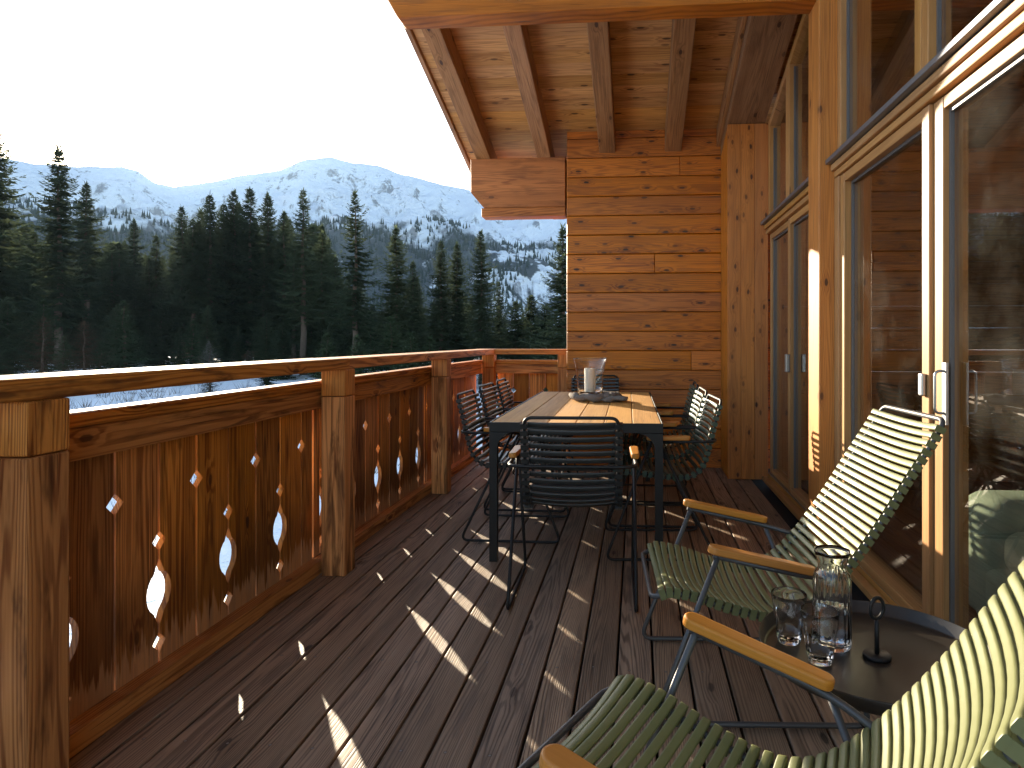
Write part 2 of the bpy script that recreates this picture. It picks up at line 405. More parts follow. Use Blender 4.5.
def mountain_mat():
    t = NT('snowy_mountain'); g = t.n('ShaderNodeNewGeometry')
    pos = g.outputs['Position']; nrm = g.outputs['Normal']
    sp = t.n('ShaderNodeSeparateXYZ'); t.link(pos, sp.inputs[0]); z = sp.outputs[2]
    sn = t.n('ShaderNodeSeparateXYZ'); t.link(nrm, sn.inputs[0]); nz = sn.outputs[2]
    big = t.noise(pos, .0033, 6.0, .6); mid = t.noise(pos, .012, 6.0, .62, .6); fine = t.noise(pos, .05, 4.0, .65)
    # rock ribs and wind-scoured streaks running down the fall line
    sx = t.n('ShaderNodeSeparateXYZ'); t.link(pos, sx.inputs[0])
    az = t.math('ARCTAN2', sx.outputs[0], sx.outputs[1])
    st = t.noise(t.comb(t.math('MULTIPLY', az, 34.0), t.math('MULTIPLY', z, .0055), t.math('MULTIPLY', big, 3.0)), 1.0, 6.0, .68, 1.1)
    rk = t.math('ADD', t.math('MULTIPLY', t.math('SUBTRACT', .84, nz), 1.3), t.math('MULTIPLY', t.math('SUBTRACT', st, .5), 3.2))
    rk = t.math('ADD', rk, t.math('MULTIPLY', t.math('SUBTRACT', fine, .5), 1.1))
    rock = t.ramp(rk, .26, .66)
    snow = t.mix(big, (.80, .84, .90, 1), (.90, .92, .95, 1))
    rc = t.mix(fine, (.09, .085, .085, 1), (.20, .19, .185, 1))
    c = t.mix(t.math('MULTIPLY', rock, .8), snow, rc)
    # dwarf pine and forest on the lower flanks
    line = t.math('ADD', t.math('MULTIPLY', t.math('SUBTRACT', big, .5), 330.0), t.math('MULTIPLY', t.math('SUBTRACT', mid, .5), 250.0))
    hz = t.math('ADD', z, line)
    open_ = t.ramp(az, -.27, -.20, 1.0, .0)
    fm = t.math('MULTIPLY', t.ramp(hz, 285.0, 220.0), t.ramp(t.math('ADD', t.math('ADD', mid, t.math('MULTIPLY', fine, .3)), t.math('MULTIPLY', open_, .20)), .62, .70))
    c = t.mix(t.math('MULTIPLY', fm, .95), c, (.022, .032, .030, 1))
    b = t.bsdf(c, .8, .2)
    t.link(t.bump(t.math('ADD', mid, t.math('MULTIPLY', fine, .4)), .9, 40.0), b.inputs['Normal'])
    return t.done(b.outputs[0])
M['mountain'] = mountain_mat()

# ---------------------------------------------------------------- camera, light, sky
EYE = 1.16; YAW = 4.68; F = 660.0; PX, PY = 583.0, 340.0
cam_d = bpy.data.cameras.new('camera'); cam = bpy.data.objects.new('camera', cam_d); COL.objects.link(cam)
cam.location = (0, 0, EYE); cam.rotation_euler = (R(90), 0, R(YAW))
cam_d.sensor_width = 36; cam_d.lens = F / 1024 * 36
cam_d.shift_x = -(PX - 512) / 1024; cam_d.shift_y = (PY - 384) / 1024
cam_d.clip_start = .02; cam_d.clip_end = 20000
scene.camera = cam

SUN_AZ, SUN_EL = 37.0, 12.0                    # degrees left of the deck's axis, above the horizon
sd = Vector((-math.sin(R(SUN_AZ)) * math.cos(R(SUN_EL)), math.cos(R(SUN_AZ)) * math.cos(R(SUN_EL)), math.sin(R(SUN_EL))))
sl = bpy.data.lights.new('sun', 'SUN'); so = bpy.data.objects.new('sun', sl); COL.objects.link(so)
so.rotation_euler = sd.to_track_quat('Z', 'Y').to_euler(); so.location = (-20, 30, 15)
sl.energy = 5.0; sl.angle = R(.5); sl.color = (1.0, .86, .64)
w = bpy.data.worlds.new('World'); scene.world = w; w.use_nodes = True
wt = w.node_tree; wt.nodes.clear()
sky = wt.nodes.new('ShaderNodeTexSky'); sky.sky_type = 'NISHITA'; sky.sun_disc = False
sky.sun_elevation = R(SUN_EL); sky.sun_rotation = R(-SUN_AZ); sky.altitude = 1500; sky.air_density = 1.0; sky.dust_density = 2.6; sky.ozone_density = .4
bg = wt.nodes.new('ShaderNodeBackground'); bg.inputs[1].default_value = .13
wo = wt.nodes.new('ShaderNodeOutputWorld'); wt.links.new(sky.outputs[0], bg.inputs[0]); wt.links.new(bg.outputs[0], wo.inputs[0])
scene.view_settings.view_transform = 'Standard'; scene.view_settings.look = 'None'
scene.view_settings.exposure = 1.95; scene.view_settings.gamma = 1.0; scene.view_settings.use_curve_mapping = False
scene.cycles.max_bounces = 14; scene.cycles.diffuse_bounces = 6; scene.cycles.glossy_bounces = 6; scene.cycles.transmission_bounces = 12
scene.cycles.transparent_max_bounces = 16; scene.cycles.volume_bounces = 1
scene.cycles.use_denoising = True; scene.cycles.sample_clamp_indirect = 8.0
scene.cycles.caustics_reflective = False

# ---------------------------------------------------------------- terrain
def sstep(a, b, x):
    t = max(0.0, min(1.0, (x - a) / (b - a))); return t * t * (3 - 2 * t)
SKY_PTS = [(-900, 175), (-500, 160), (-200, 150), (-60, 152), (0, 157), (40, 163), (75, 166), (120, 167), (138, 172), (155, 184), (175, 187), (200, 184), (215, 181), (240, 176),
           (280, 170), (300, 161), (330, 157), (355, 163), (380, 166), (420, 178), (440, 184), (480, 191), (520, 205), (570, 216), (650, 232), (800, 255), (1200, 280), (2500, 290)]
def lerp_tab(tab, x):
    if x <= tab[0][0]: return tab[0][1]
    for (a, va), (b, vb) in zip(tab, tab[1:]):
        if x <= b: return va + (vb - va) * (x - a) / (b - a)
    return tab[-1][1]
def ridge_height(az):
    """crest height for a bearing (radians left of +y)"""
    th = az - R(YAW)
    th = max(-R(75), min(R(75), th))
    px = PX - math.tan(th) * F
    v = lerp_tab(SKY_PTS, px)
    return (PY - v) / F * math.cos(th) * RIDGE
RIDGE = 3000.0
def fbm(x, y, s, o=5):
    return mnoise.fractal(Vector((x * s, y * s, 3.7)), .9, 2.1, o)
def height(x, y):
    r = math.hypot(x, y)
    if r < 1e-6: return -4.4
    az = math.atan2(-x, y)
    near = -4.4 + 2.3 * sstep(25, 85, r) + fbm(x, y, .04, 3) * .35 * sstep(10, 30, r)
    near += -30 * sstep(130, 700, r)
    if r > 420:
        t = max(0.0, (r - 500) / (RIDGE - 500))
        H = ridge_height(az)
        prof = .62 * min(t, 1.0) ** 1.0 + .38 * min(t, 1.0) ** 2.4
        if t > 1: prof = 1.0 - .6 * (t - 1) * 3
        amp = 150 * math.sin(math.pi * min(t, 1.0)) ** .8 if t < 1 else 0
        rid = 1 - abs(fbm(x + 300 * fbm(x, y, .0009, 2), y, .0017, 6))
        near += prof * (H + 32) + amp * (rid - .72) * 1.6 * sstep(0, .25, t)
        near += fbm(x, y, .006, 4) * 17 * sstep(.05, .4, t) * (1 if t < .93 else .6)
    return near
def polar(name, mat, radii, az0, az1, na, closed):
    m = MB(); n = na if closed else na + 1
    for r in radii:
        for k in range(n):
            a = az0 + (az1 - az0) * k / na
            x, y = -math.sin(a) * r, math.cos(a) * r
            m.v.append((x, y, height(x, y)))
    for i in range(len(radii) - 1):
        for k in range(na):
            l = (k + 1) % n if closed else k + 1
            m.face([i * n + k, (i + 1) * n + k, (i + 1) * n + l, i * n + l], smooth=True)
    return m.build(name, mat)
g_r = [1.5, 4, 7, 10, 14, 18, 23, 29, 36, 44, 53, 63, 75, 90, 110, 135, 170, 220, 290, 380, 500]
gnd = polar('snow_ground', M['snow'], g_r, -math.pi, math.pi, 180, True); tag(gnd, kind='structure')
m_r = [500 + (RIDGE - 500) * (i / 130) for i in range(131)] + [RIDGE + 120 * k for k in (.5, 1, 1.6)]
mt = polar('mountain_terrain', M['mountain'], m_r, R(-60), R(85), 620, False); tag(mt, kind='structure')
# far conifers on the opposite slope: one uncountable mass
fr = random.Random(11)
fm = MB()
cnt = 0
while cnt < 22000:
    az = R(fr.uniform(-22, 62)); r = 560 + (2050 - 560) * fr.random() ** .8
    x, y = -math.sin(az) * r, math.cos(az) * r
    z = height(x, y)
    el = z / r
    dens = fbm(x, y, .005, 4)
    px = PX - math.tan(az - R(YAW)) * F
    top = .155 + .05 * fbm(x, y, .0023, 3)
    if el > top: continue
    lim = (.10 if px > 470 else -.5)
    if el > top - .03: lim += .25
    if dens < lim: continue
    h = fr.uniform(8, 16); rr = h * fr.uniform(.15, .21); b = len(fm.v); ph = fr.random() * 6
    for k in range(5):
        w_ = ph + 2 * math.pi * k / 5; fm.v.append((x + rr * math.cos(w_), y + rr * math.sin(w_), z - 1))
    fm.v.append((x, y, z + h))
    for k in range(5): fm.face([b + k, b + (k + 1) % 5, b + 5])
    cnt += 1
ff = fm.build('distant_forest', M['far']); tag(ff, 'dark conifer woods scattered over the snowy slopes of the far mountain', 'forest', kind='stuff')

# bare twiggy undergrowth poking out of the snow
sh = MB(); qs = random.Random(21)
for i in range(1500):
    az = R(qs.uniform(-20, 85)); r = 9 + 52 * qs.random() ** .7
    x, y = -math.sin(az) * r, math.cos(az) * r
    if fbm(x, y, .11, 2) < -.05: continue
    z = height(x, y) - .03; hh = qs.uniform(.25, 1.3) * (1.0 if r > 20 else .6)
    for k in range(qs.randint(8, 18)):
        a = qs.random() * 6.28; l = hh * qs.uniform(.5, 1.1); o1 = Vector((math.cos(a), math.sin(a), 0))
        p = Vector((x, y, z)) + o1 * qs.uniform(0, hh * .5); d = (o1 * qs.uniform(.2, .8) + Vector((0, 0, 1))).normalized()
        sd_ = d.cross(Vector((qs.random() - .5, qs.random() - .5, .1))).normalized() * .012; b = len(sh.v)
        for s_ in (p - sd_, p + sd_, p + d * l): sh.v.append(tuple(s_))
        sh.face([b, b + 1, b + 2])
so2 = sh.build('undergrowth', M['larch']); tag(so2, 'bare brown twigs sticking out of the snow below the terrace', 'undergrowth', kind='stuff')

# ---------------------------------------------------------------- trees
def spruce_mesh(h, rad, start, whorls, nb, seed, droop=.35, gap=.1, blade=(.55, .17), twig=9, taper=.85, irr=.25):
    q = random.Random(seed); tr = MB(); cr = MB()
    n = 9; bend = [(q.uniform(-.12, .12), q.uniform(-.12, .12)) for _ in range(n)]
    pts = [(bend[i][0] * (i > 0), bend[i][1] * (i > 0), h * i / (n - 1) * .98) for i in range(n)]
    r0 = h * .0105 + .05
    tr.tube(pts, [r0 * (1 - .93 * i / (n - 1)) for i in range(n)], 7)
    def leaf(p, d, up, l, w_):
        side = d.cross(up)
        if side.length < 1e-4: side = Vector((1, 0, 0))
        side.normalize(); b = len(cr.v)
        for s in (p, p + d * l * .45 + side * w_, p + d * l, p + d * l * .45 - side * w_): cr.v.append(tuple(s))
        cr.face([b, b + 1, b + 2, b + 3])
    # dead stubs below the crown
    for k in range(int(start * 26)):
        z = h * start * q.random() ** .6; a = q.random() * 6.28; l = q.uniform(.4, 1.1)
        tr.tube([(0, 0, z), (math.cos(a) * l, math.sin(a) * l, z - l * .25)], [.03, .008], 3)
    for i in range(whorls):
        t = i / (whorls - 1)
        z = h * (start + (1 - start) * (t ** .92)) * .985
        wide = rad * (1 - t) ** taper * (.55 + .45 * min(1, t / .12)) + .12
        wide *= 1 + q.uniform(-irr, irr) * .6
        for k in range(nb):
            if q.random() < gap: continue
            a = 2 * math.pi * (k + q.random()) / nb
            L = wide * q.uniform(1 - irr * 1.4, 1 + irr * .5)
            out = Vector((math.cos(a), math.sin(a), 0))
            pitch = -droop * (1 - t) + .75 * t * t + q.uniform(-.12, .12)
            base = Vector((0, 0, z + q.uniform(-.25, .25)))
            tip = None; ns = max(3, int(3 + twig * L / rad))
            prevp = base
            for s in range(1, ns + 1):
                u = s / ns
                p = base + out * (L * u) + Vector((0, 0, math.sin(pitch) * L * u + .16 * L * u * u * u - .10 * L * math.sin(u * 3.1)))
                d = (p - prevp).normalized()
                sz = (.55 + .6 * (1 - u)) * (.7 + .5 * min(1, L / 2.0))
                lat = d.cross(Vector((0, 0, 1))).normalized()
                for sgn in (-1, 1):
                    for rep in range(2):
                        dd = (d * q.uniform(.35, .9) + lat * sgn * q.uniform(.5, 1.0) + Vector((0, 0, -q.uniform(.05, .75)))).normalized()
                        leaf(prevp.lerp(p, q.random()), dd, Vector((q.uniform(-.4, .4), q.uniform(-.4, .4), 1)), blade[0] * sz * q.uniform(.7, 1.35), blade[1] * sz * q.uniform(.6, 1.2))
                if s == ns: leaf(p - d * .1, d, Vector((0, 0, 1)), blade[0] * .8, blade[1] * .5)
                prevp = p
    for k in range(10):
        leaf(Vector((0, 0, h * (.955 + .004 * k))), Vector((q.uniform(-.35, .35), q.uniform(-.35, .35), 1)).normalized(), Vector((1, q.random(), 0)), h * .03, .09)
    return tr, cr
PROTO = {}
def proto(key, *a, needles='needles', **k):
    tr, cr = spruce_mesh(*a, **k)
    PROTO[key] = (tr, cr, needles, a[0])
proto('dense', 28.0, 4.6, .10, 46, 9, 1, droop=.42, gap=.08)
proto('dense2', 26.0, 4.2, .14, 42, 9, 2, droop=.5, gap=.12, irr=.35)
proto('sparse', 30.0, 3.6, .30, 36, 7, 3, droop=.45, gap=.25, irr=.45, twig=8)
proto('tall', 30.0, 3.9, .22, 44, 8, 4, droop=.4, gap=.14, irr=.35)
proto('slim', 27.0, 3.0, .40, 38, 7, 5, droop=.5, gap=.16, irr=.4)
proto('young', 7.0, 1.7, .02, 22, 8, 6, droop=.15, gap=.05, blade=(.34, .10), twig=6, needles='needles_young', taper=1.0)
proto('larch', 11.0, 3.0, .06, 26, 8, 7, droop=-.15, gap=.1, blade=(.5, .03), twig=8, needles='larch', taper=.7)
proto('frost', 8.0, 1.7, .05, 24, 7, 8, droop=-.25, gap=.1, blade=(.36, .045), twig=7, needles='frosted', taper=.8)
proto('broad', 15.0, 3.6, .04, 30, 9, 9, droop=.3, gap=.08, taper=.75)
made = {}
def tree(key, px, vtop, D, label, group=None, spin=None, name='spruce_tree', cat='tree', squeeze=1.0):
    """stand a tree at distance D on the bearing of a column of the photo, tall enough to reach the given height"""
    a = (px - PX) / F; c, s = math.cos(R(YAW)), math.sin(R(YAW))
    x, y = (a * c - s) * D, (a * s + c) * D
    z = height(x, y) - .15
    H = EYE + (PY - vtop) / F * D - z
    sc = H / PROTO[key][3]
    rz = spin if spin is not None else rng.uniform(0, 6.28)
    wsc = sc * squeeze * 1.55
    if key not in made:
        tr, cr, nd, h = PROTO[key]
        o = thing(name, label, cat, (x, y, z), rz, group)
        tr.build('trunk', M['bark'], o); cr.build('crown', M[nd], o)
        made[key] = o
        o.scale = (wsc, wsc, sc)
    else:
        o = dup(made[key], (x, y, z), rz, label, (wsc, wsc, sc)); o.name = name
        o['category'] = cat
        if group: o['group'] = group
        elif 'group' in o: del o['group']
    return o
SPR = [
 ('dense', -6, 128, 74, 'broad dark spruce cut by the left edge of the photo, against the snowy ridge'),
 ('tall', 59, 147, 70, 'tallest spruce at the left, its crown well above the snowy ridge'),
 ('slim', 86, 183, 76, 'thin sparse spruce close to the right of the tallest left spruce'),
 ('dense2', 34, 232, 80, 'mid-height dark spruce between the edge spruce and the tallest left spruce'),
 ('dense', 112, 242, 82, 'dark spruce in the dip right of the thin sparse spruce'),
 ('slim', 134, 220, 95, 'small narrow spruce top left of the sun, in front of the blue forest belt'),
 ('dense2', 156, 236, 88, 'spruce crown lower left of the sun beside the narrow top'),
 ('tall', 182, 206, 84, 'spruce with its tip straight under the sun'),
 ('dense', 210, 194, 80, 'spruce just right of the sun, first of the row of high tops'),
 ('tall', 234, 190, 84, 'second high spruce top right of the sun'),
 ('dense2', 250, 189, 82, 'third high spruce top right of the sun, bushy crown'),
 ('slim', 268, 193, 86, 'slim spruce between the bushy third top and the layered spruce'),
 ('sparse', 303, 190, 66, 'layered spruce with an open top left of the free standing tall spruce'),
 ('dense', 322, 232, 72, 'lower spruce filling the gap left of the free standing tall spruce'),
 ('sparse', 355, 192, 62, 'free standing tall spruce with loose tiers under the mountain peak'),
 ('dense', 396, 227, 60, 'full conical spruce right of the free standing tall spruce'),
 ('dense2', 413, 262, 66, 'shorter spruce leaning into the right side of the full conical spruce'),
 ('tall', 441, 240, 62, 'left spruce of the close pair below the blue forest belt'),
 ('dense', 457, 243, 64, 'right spruce of the close pair below the blue forest belt'),
 ('tall', 481, 230, 60, 'spruce with ragged tiers beside the lower eave corner'),
 ('dense2', 499, 282, 70, 'shorter spruce at the right foot of the ragged spruce by the eave'),
 ('tall', 563, 226, 36, 'near spruce half hidden by the left edge of the timber wall'),
 ('broad', 516, 302, 58, 'low bushy spruce nearest the ragged spruce over the far railing corner'),
 ('broad', 531, 296, 62, 'low bushy spruce in the middle of the gap over the far railing'),
 ('broad', 546, 306, 52, 'low bushy spruce at the foot of the near spruce by the wall'),
]
for k, px, vt, D, lab in SPR: tree(k, px, vt, D, lab)
YOUNG = [
 ('larch', 44, 318, 46, 'reddish bare larch bush above the handrail at the left', 'larch_tree'),
 ('young', 64, 337, 52, 'young green spruce right of the reddish larch', 'young_spruce_tree'),
 ('larch', 84, 322, 50, 'brownish bare larch right of the young green spruce', 'larch_tree'),
 ('young', 101, 343, 55, 'pale young spruce right of the brownish larch', 'young_spruce_tree'),
 ('frost', 209, 342, 52, 'pale frosted bare sapling above the middle of the left handrail', 'frosted_sapling'),
 ('young', 327, 334, 44, 'young spruce above the second railing post, left of its neighbours', 'young_spruce_tree'),
 ('young', 357, 337, 43, 'young spruce just right of the second railing post', 'young_spruce_tree'),
 ('young', 374, 343, 46, 'smallest young spruce in the row behind the handrail', 'young_spruce_tree'),
 ('young', 391, 318, 47, 'tallest young spruce in the row, below the full conical spruce', 'young_spruce_tree'),
 ('young', 411, 334, 44, 'young spruce below the close pair of spruces, left one', 'young_spruce_tree'),
 ('young', 430, 338, 45, 'young spruce below the close pair of spruces, right one', 'young_spruce_tree'),
]
for k, px, vt, D, lab, nm in YOUNG: tree(k, px, vt, D, lab, name=nm)
# the wood behind: nothing tells these apart
q = random.Random(5)
for i in range(150):
    px = -170 + 740 * (i + q.random()) / 150
    env = lerp_tab([(-170, 185), (0, 205), (60, 222), (100, 244), (140, 240), (180, 222), (212, 203), (285, 203), (330, 228), (350, 275), (430, 278), (490, 306), (570, 318)], px)
    tree(q.choice(['dense', 'dense2', 'slim', 'tall', 'broad', 'dense']), px, env + 60 * q.random() ** 1.4, q.uniform(78, 125),
         'dark spruce in the close rows of the wood behind the tallest trees', 'spruces of the dark wood behind')
for i in range(46):
    px = -170 + 740 * (i + q.random()) / 46
    tree(q.choice(['broad', 'dense', 'broad', 'young']), px, q.uniform(296, 332) + (12 if px > 470 else 0), q.uniform(54, 84),
         'dark spruce in the close rows of the wood behind the tallest trees', 'spruces of the dark wood behind')
# trees left of the frame, seen in the glass
for i in range(16):
    px = -760 + 580 * (i + q.random()) / 16
    tree(q.choice(['dense', 'tall', 'dense2']), px, 150 + q.uniform(0, 70), q.uniform(40, 70), 'dark spruce in the close rows of the wood behind the tallest trees', 'spruces of the dark wood behind')

# ---------------------------------------------------------------- terrace deck
m = MB(); PITCH = .1275
k0 = -14
for k in range(k0, 9):
    x0 = -.071 + PITCH * k + .0045; x1 = x0 + PITCH - .009
    if x1 > 1.06: break
    m.box(x0, x1, -1.6, 6.72, -.032 + rng.uniform(-.0008, .0008), rng.uniform(-.0012, .0012), 'y')
dk = m.build('terrace_deck', M['deck'], bevel=.004); tag(dk, kind='structure')
m = MB(); m.box(-1.85, 1.30, -1.6, 6.74, -.30, -.045, 'y')  # added box that blocks light from below, so the board gaps look dark
ub = m.build('deck_gap_light_block', M['under']); tag(ub, kind='structure')

# ---------------------------------------------------------------- railing
rail = thing('balcony_railing', 'carved wooden balcony railing with teardrop and diamond cut-outs', 'railing', (-1.5, 3, 0))
def RB(mb, name, mat, bevel=.004, parent=rail):
    o = mb.build(name, mat, parent, bevel); o.matrix_parent_inverse = Matrix.Translation(-Vector(parent.location)); return o
# handrails (two lengths, mitred at the corner)
m = MB(); m.box(-1.625, -1.425, -1.3, 3.18, 1.0165, 1.070, 'y'); RB(m, 'handrail', M['rail'])
m = MB(); m.box(-1.620, -1.427, 3.183, 6.72, 1.0165, 1.069, 'y'); RB(m, 'handrail', M['rail'])
m = MB(); m.box(-1.425, -.66, 6.52, 6.71, 1.0165, 1.068, 'x'); RB(m, 'handrail', M['rail'])
POSTS = [(-1.545, -1.425, 1.435, 1.555), (-1.545, -1.425, 3.122, 3.243), (-1.545, -1.425, 4.86, 4.98), (-1.545, -1.425, 6.50, 6.62), (-.785, -.667, 6.50, 6.62), (-1.545, -1.425, -.25, -.13)]
for (x0, x1, y0, y1) in POSTS:
    m = MB(); m.box(x0, x1, y0, y1, .001, .882, 'z')
    po = RB(m, 'post', M['rail'], .006)
    m = MB(); m.box(x0 - .0005, x1 + .0005, y0 - .0005, y1 + .0005, .8845, 1.0155, 'z')
    o = m.build('post_head', M['rail'], po, .006)
SECT = [(-.13, 1.435), (1.555, 3.122), (3.243, 4.86), (4.98, 6.50)]
for (a, b) in SECT:
    m = MB(); m.box(-1.635, -1.560, a - .06, b + .06, .002, .068, 'y'); RB(m, 'bottom_rail', M['rail'])
    m = MB(); m.box(-1.635, -1.556, a - .06, b + .06, .822, .914, 'y'); RB(m, 'upper_rail', M['rail'], .006)
    m = MB(); m.box(-1.640, -1.548, a - .06, b + .06, .9145, .958, 'y'); RB(m, 'rail_cap', M['rail_dark'], .012)
m = MB(); m.box(-1.425, -.78, 6.575, 6.65, .822, .914, 'x'); RB(m, 'upper_rail', M['rail'], .006)
m = MB(); m.box(-1.425, -.78, 6.57, 6.655, .9145, .958, 'x'); RB(m, 'rail_cap', M['rail_dark'], .012)
m = MB(); m.box(-1.425, -.78, 6.575, 6.65, .002, .068, 'x'); RB(m, 'bottom_rail', M['rail'])
OGEE = [(.198, 0), (.214, .009), (.234, .017), (.245, .027), (.255, .037), (.272, .046), (.290, .051), (.308, .052), (.328, .049), (.346, .041), (.360, .031), (.368, .020), (.388, .011), (.414, 0)]
def dia(z, h, w): return [(z - h, 0), (z, w), (z + h, 0)]
CUT = {0: dia(.134, .028, .025) + OGEE + dia(.478, .029, .026), 1: dia(.648, .030, .030)}
def plank_outline(s0, s1, kl, kr, z0=.055, z1=.835):
    """outline in (s, z): left edge cut kl, right edge cut kr"""
    pts = [(s0, z0), (s1, z0)]
    for z, w_ in CUT[kr]: pts.append((s1 - w_, z))
    pts += [(s1, z1), (s0, z1)]
    for z, w_ in reversed(CUT[kl]): pts.append((s0 + w_, z))
    return pts
for si, (a, b) in enumerate(SECT):
    m = MB()
    j0 = math.floor((a - .1 - 1.737) / .19); 
    j = j0
    while 1.737 + .19 * j < b + .05:
        s0, s1 = 1.737 + .19 * j + .0045, 1.737 + .19 * (j + 1) - .0045
        s0, s1 = max(s0, a - .05), min(s1, b + .05)
        if s1 - s0 > .02:
            whole = (s1 - s0) > .185
            if whole: pts = plank_outline(s0, s1, j % 2, (j + 1) % 2)
            else: pts = [(s0, .055), (s1, .055)] + ([(s1 - w_, z) for z, w_ in CUT[(j + 1) % 2]] if s1 < b + .045 and s1 - s0 > .06 else []) + [(s1, .835), (s0, .835)] + ([(s0 + w_, z) for z, w_ in reversed(CUT[j % 2])] if s0 > a - .045 and s1 - s0 > .06 else [])
            dx = rng.uniform(-.002, .002)
            m.prism(pts, 'x', -1.641 + dx, -1.617 + dx, grain=1)
        j += 1
    RB(m, 'carved_panel', M['rail_dark'], .002)
m = MB()
for j in range(4):
    s0, s1 = -1.425 + .165 * j + .0025, -1.425 + .165 * (j + 1) - .0025
    pts = plank_outline(s0, s1, j % 2, (j + 1) % 2)
    m.prism(pts, 'y', 6.66, 6.69, grain=1)
RB(m, 'carved_panel', M['rail_dark'], .002)

# ---------------------------------------------------------------- timber end wall
wall = thing('timber_wall', 'tall end wall clad in glowing orange horizontal pine boards', 'wall', (.3, 6.05, 0))
m = MB(); z = 0.0; i = 0
while z < 3.05:
    z1 = min(z + .177, 3.115)
    cut = rng.uniform(-.35, .65) if rng.random() < .35 else None; dy = rng.uniform(-.0015, .0015)
    for (xa, xb) in (((-.645, cut), (cut + .0015, 1.30)) if cut else ((-.645, 1.30),)): m.box(xa, xb, 6.05 + dy, 6.09, z + .002, z1 - .002, 'x')
    z += .177
RB(m, 'cladding', M['clad'], .007, wall)
m = MB(); z = 0.0
while z < 3.05:
    m.box(-.650, -.632, 6.0905, 6.66, z + .001, min(z + .177, 2.96) - .001, 'y'); z += .177
RB(m, 'end_cladding', M['clad'], .004, wall)
m = MB(); m.box(-.630, 1.30, 6.0925, 6.66, 0, 2.95, 'x'); RB(m, 'core', M['room'], 0, wall)

# ---------------------------------------------------------------- roof
TAN = .3
roof = thing('roof_overhang', 'sloping wooden roof overhang with exposed rafters and board soffit', 'roof', (0, 4, 3.6))
def zb(y): return 4.89 - TAN * y             # underside of the boards
def slope_box(mb, x0, x1, ya, yb, d0, d1, grain='y'):
    """box following the slope; d0,d1: offsets from the boards' underside"""
    rn = (rng.random(), rng.random()); b = len(mb.v); off = rn[0] * 37
    P = []
    for (y, d) in ((ya, d0), (yb, d0), (ya, d1), (yb, d1)):
        for x in (x0, x1): P.append((x, y, zb(y) + d))
    mb.v.extend(P)
    gi = 1 if grain == 'y' else 0
    cx = (x0 + x1) / 2; cy = (ya + yb) / 2
    for nrm, quad in (('z', (0, 2, 3, 1)), ('z', (4, 5, 7, 6)), ('y', (0, 1, 5, 4)), ('y', (2, 6, 7, 3)), ('x', (0, 4, 6, 2)), ('x', (1, 3, 7, 5))):
        uvs = []
        for i_ in quad:
            p = P[i_]
            g = p[gi]
            if nrm == 'z': o_ = (p[0] - cx) if gi == 1 else (p[1] - cy)
            elif nrm == 'x': o_ = p[2] - zb(p[1])
            else: o_ = p[2] - zb(p[1]); 
            if nrm == 'y': g, o_ = (p[0], o_) 
            uvs.append((g + off, o_))
        mb.face([b + i_ for i_ in quad], uvs, rn)
m = MB(); y = 7.27
while y > -1.6:
    slope_box(m, -1.66, 4.2, y - .139, y - .001, 0, .028, 'x'); y -= .14
RB(m, 'soffit', M['soffit'], .003, roof)
for (x0, x1) in ((-1.508, -1.372), (-.93, -.80), (-.345, -.198), (.252, .402)):
    m = MB(); slope_box(m, x0, x1, -1.6, 7.30, -.20, -.002); RB(m, 'rafter', M['rafter'], .006, roof)
m = MB(); slope_box(m, .752, 1.06, -1.6, 6.045, -.255, -.002); RB(m, 'rafter', M['rafter'], .006, roof)
m = MB(); slope_box(m, .715, .750, -1.6, 6.045, -.17, -.003); RB(m, 'rafter_batten', M['rafter'], .004, roof)
for xx in (1.9, 2.6, 3.3):
    m = MB(); slope_box(m, xx, xx + .14, -1.6, 5.6, -.20, -.002); RB(m, 'rafter', M['rafter'], .006, roof)
# purlins with undercut ends
def purlin(y0, y1, z0, z1, xl_top, xl_bot, xr):
    m = MB()
    m.prism([(xl_bot, z0), (xr, z0), (xr, z1), (xl_top, z1), (xl_top, z0 + (z1 - z0) * .32)], 'y', y0, y1, grain=0)
    return RB(m, 'purlin', M['purlin'], .008, roof)
purlin(3.72, 3.885, 3.03, 3.53, -1.475, -1.385, 4.0)
pe = purlin(6.10, 6.26, 2.40, 2.862, -1.56, -1.435, -.664)
m = MB(); m.box(-1.455, -.664, 6.095, 6.27, 2.315, 2.398, 'x'); RB(m, 'purlin_sole', M['purlin'], .006, roof)
m = MB(); slope_box(m, -1.700, -1.662, -1.6, 7.32, -.035, .11); RB(m, 'verge_board', M['rafter'], .004, roof)
m = MB(); m.box(-1.66, 4.2, 7.305, 7.335, zb(7.3) - .06, zb(7.3) + .10, 'x'); RB(m, 'eave_board', M['purlin'], .004, roof)
m = MB(); slope_box(m, -1.70, 4.25, -1.6, 7.34, .112, .16); RB(m, 'roof_sheet', M['roofing'], .0, roof)

# ---------------------------------------------------------------- glazed front
front = thing('glass_front', 'floor to roof glass front with pale larch frames and a square post', 'glass front', (1.14, 3, 0))
def FB(mb, name, mat, bevel=.004, parent=front):
    return RB(mb, name, mat, bevel, parent)
m = MB()
for k in range(3): m.box(.752 + k * .1105, .752 + (k + 1) * .1105 - .0012, 5.57, 5.60, .004, 2.955, 'z')
m.box(.756, 1.076, 5.602, 6.045, .004, 2.95, 'z')
FB(m, 'corner_pillar', M['pillar'], .003)
m = MB(); m.box(.985, 1.26, 3.68, 3.905, .004, 3.60, 'z'); FB(m, 'post', M['post'], .008)
GX = 1.125                                        # the glass
def ztop(y): return min(zb(y) - .26, 4.6)
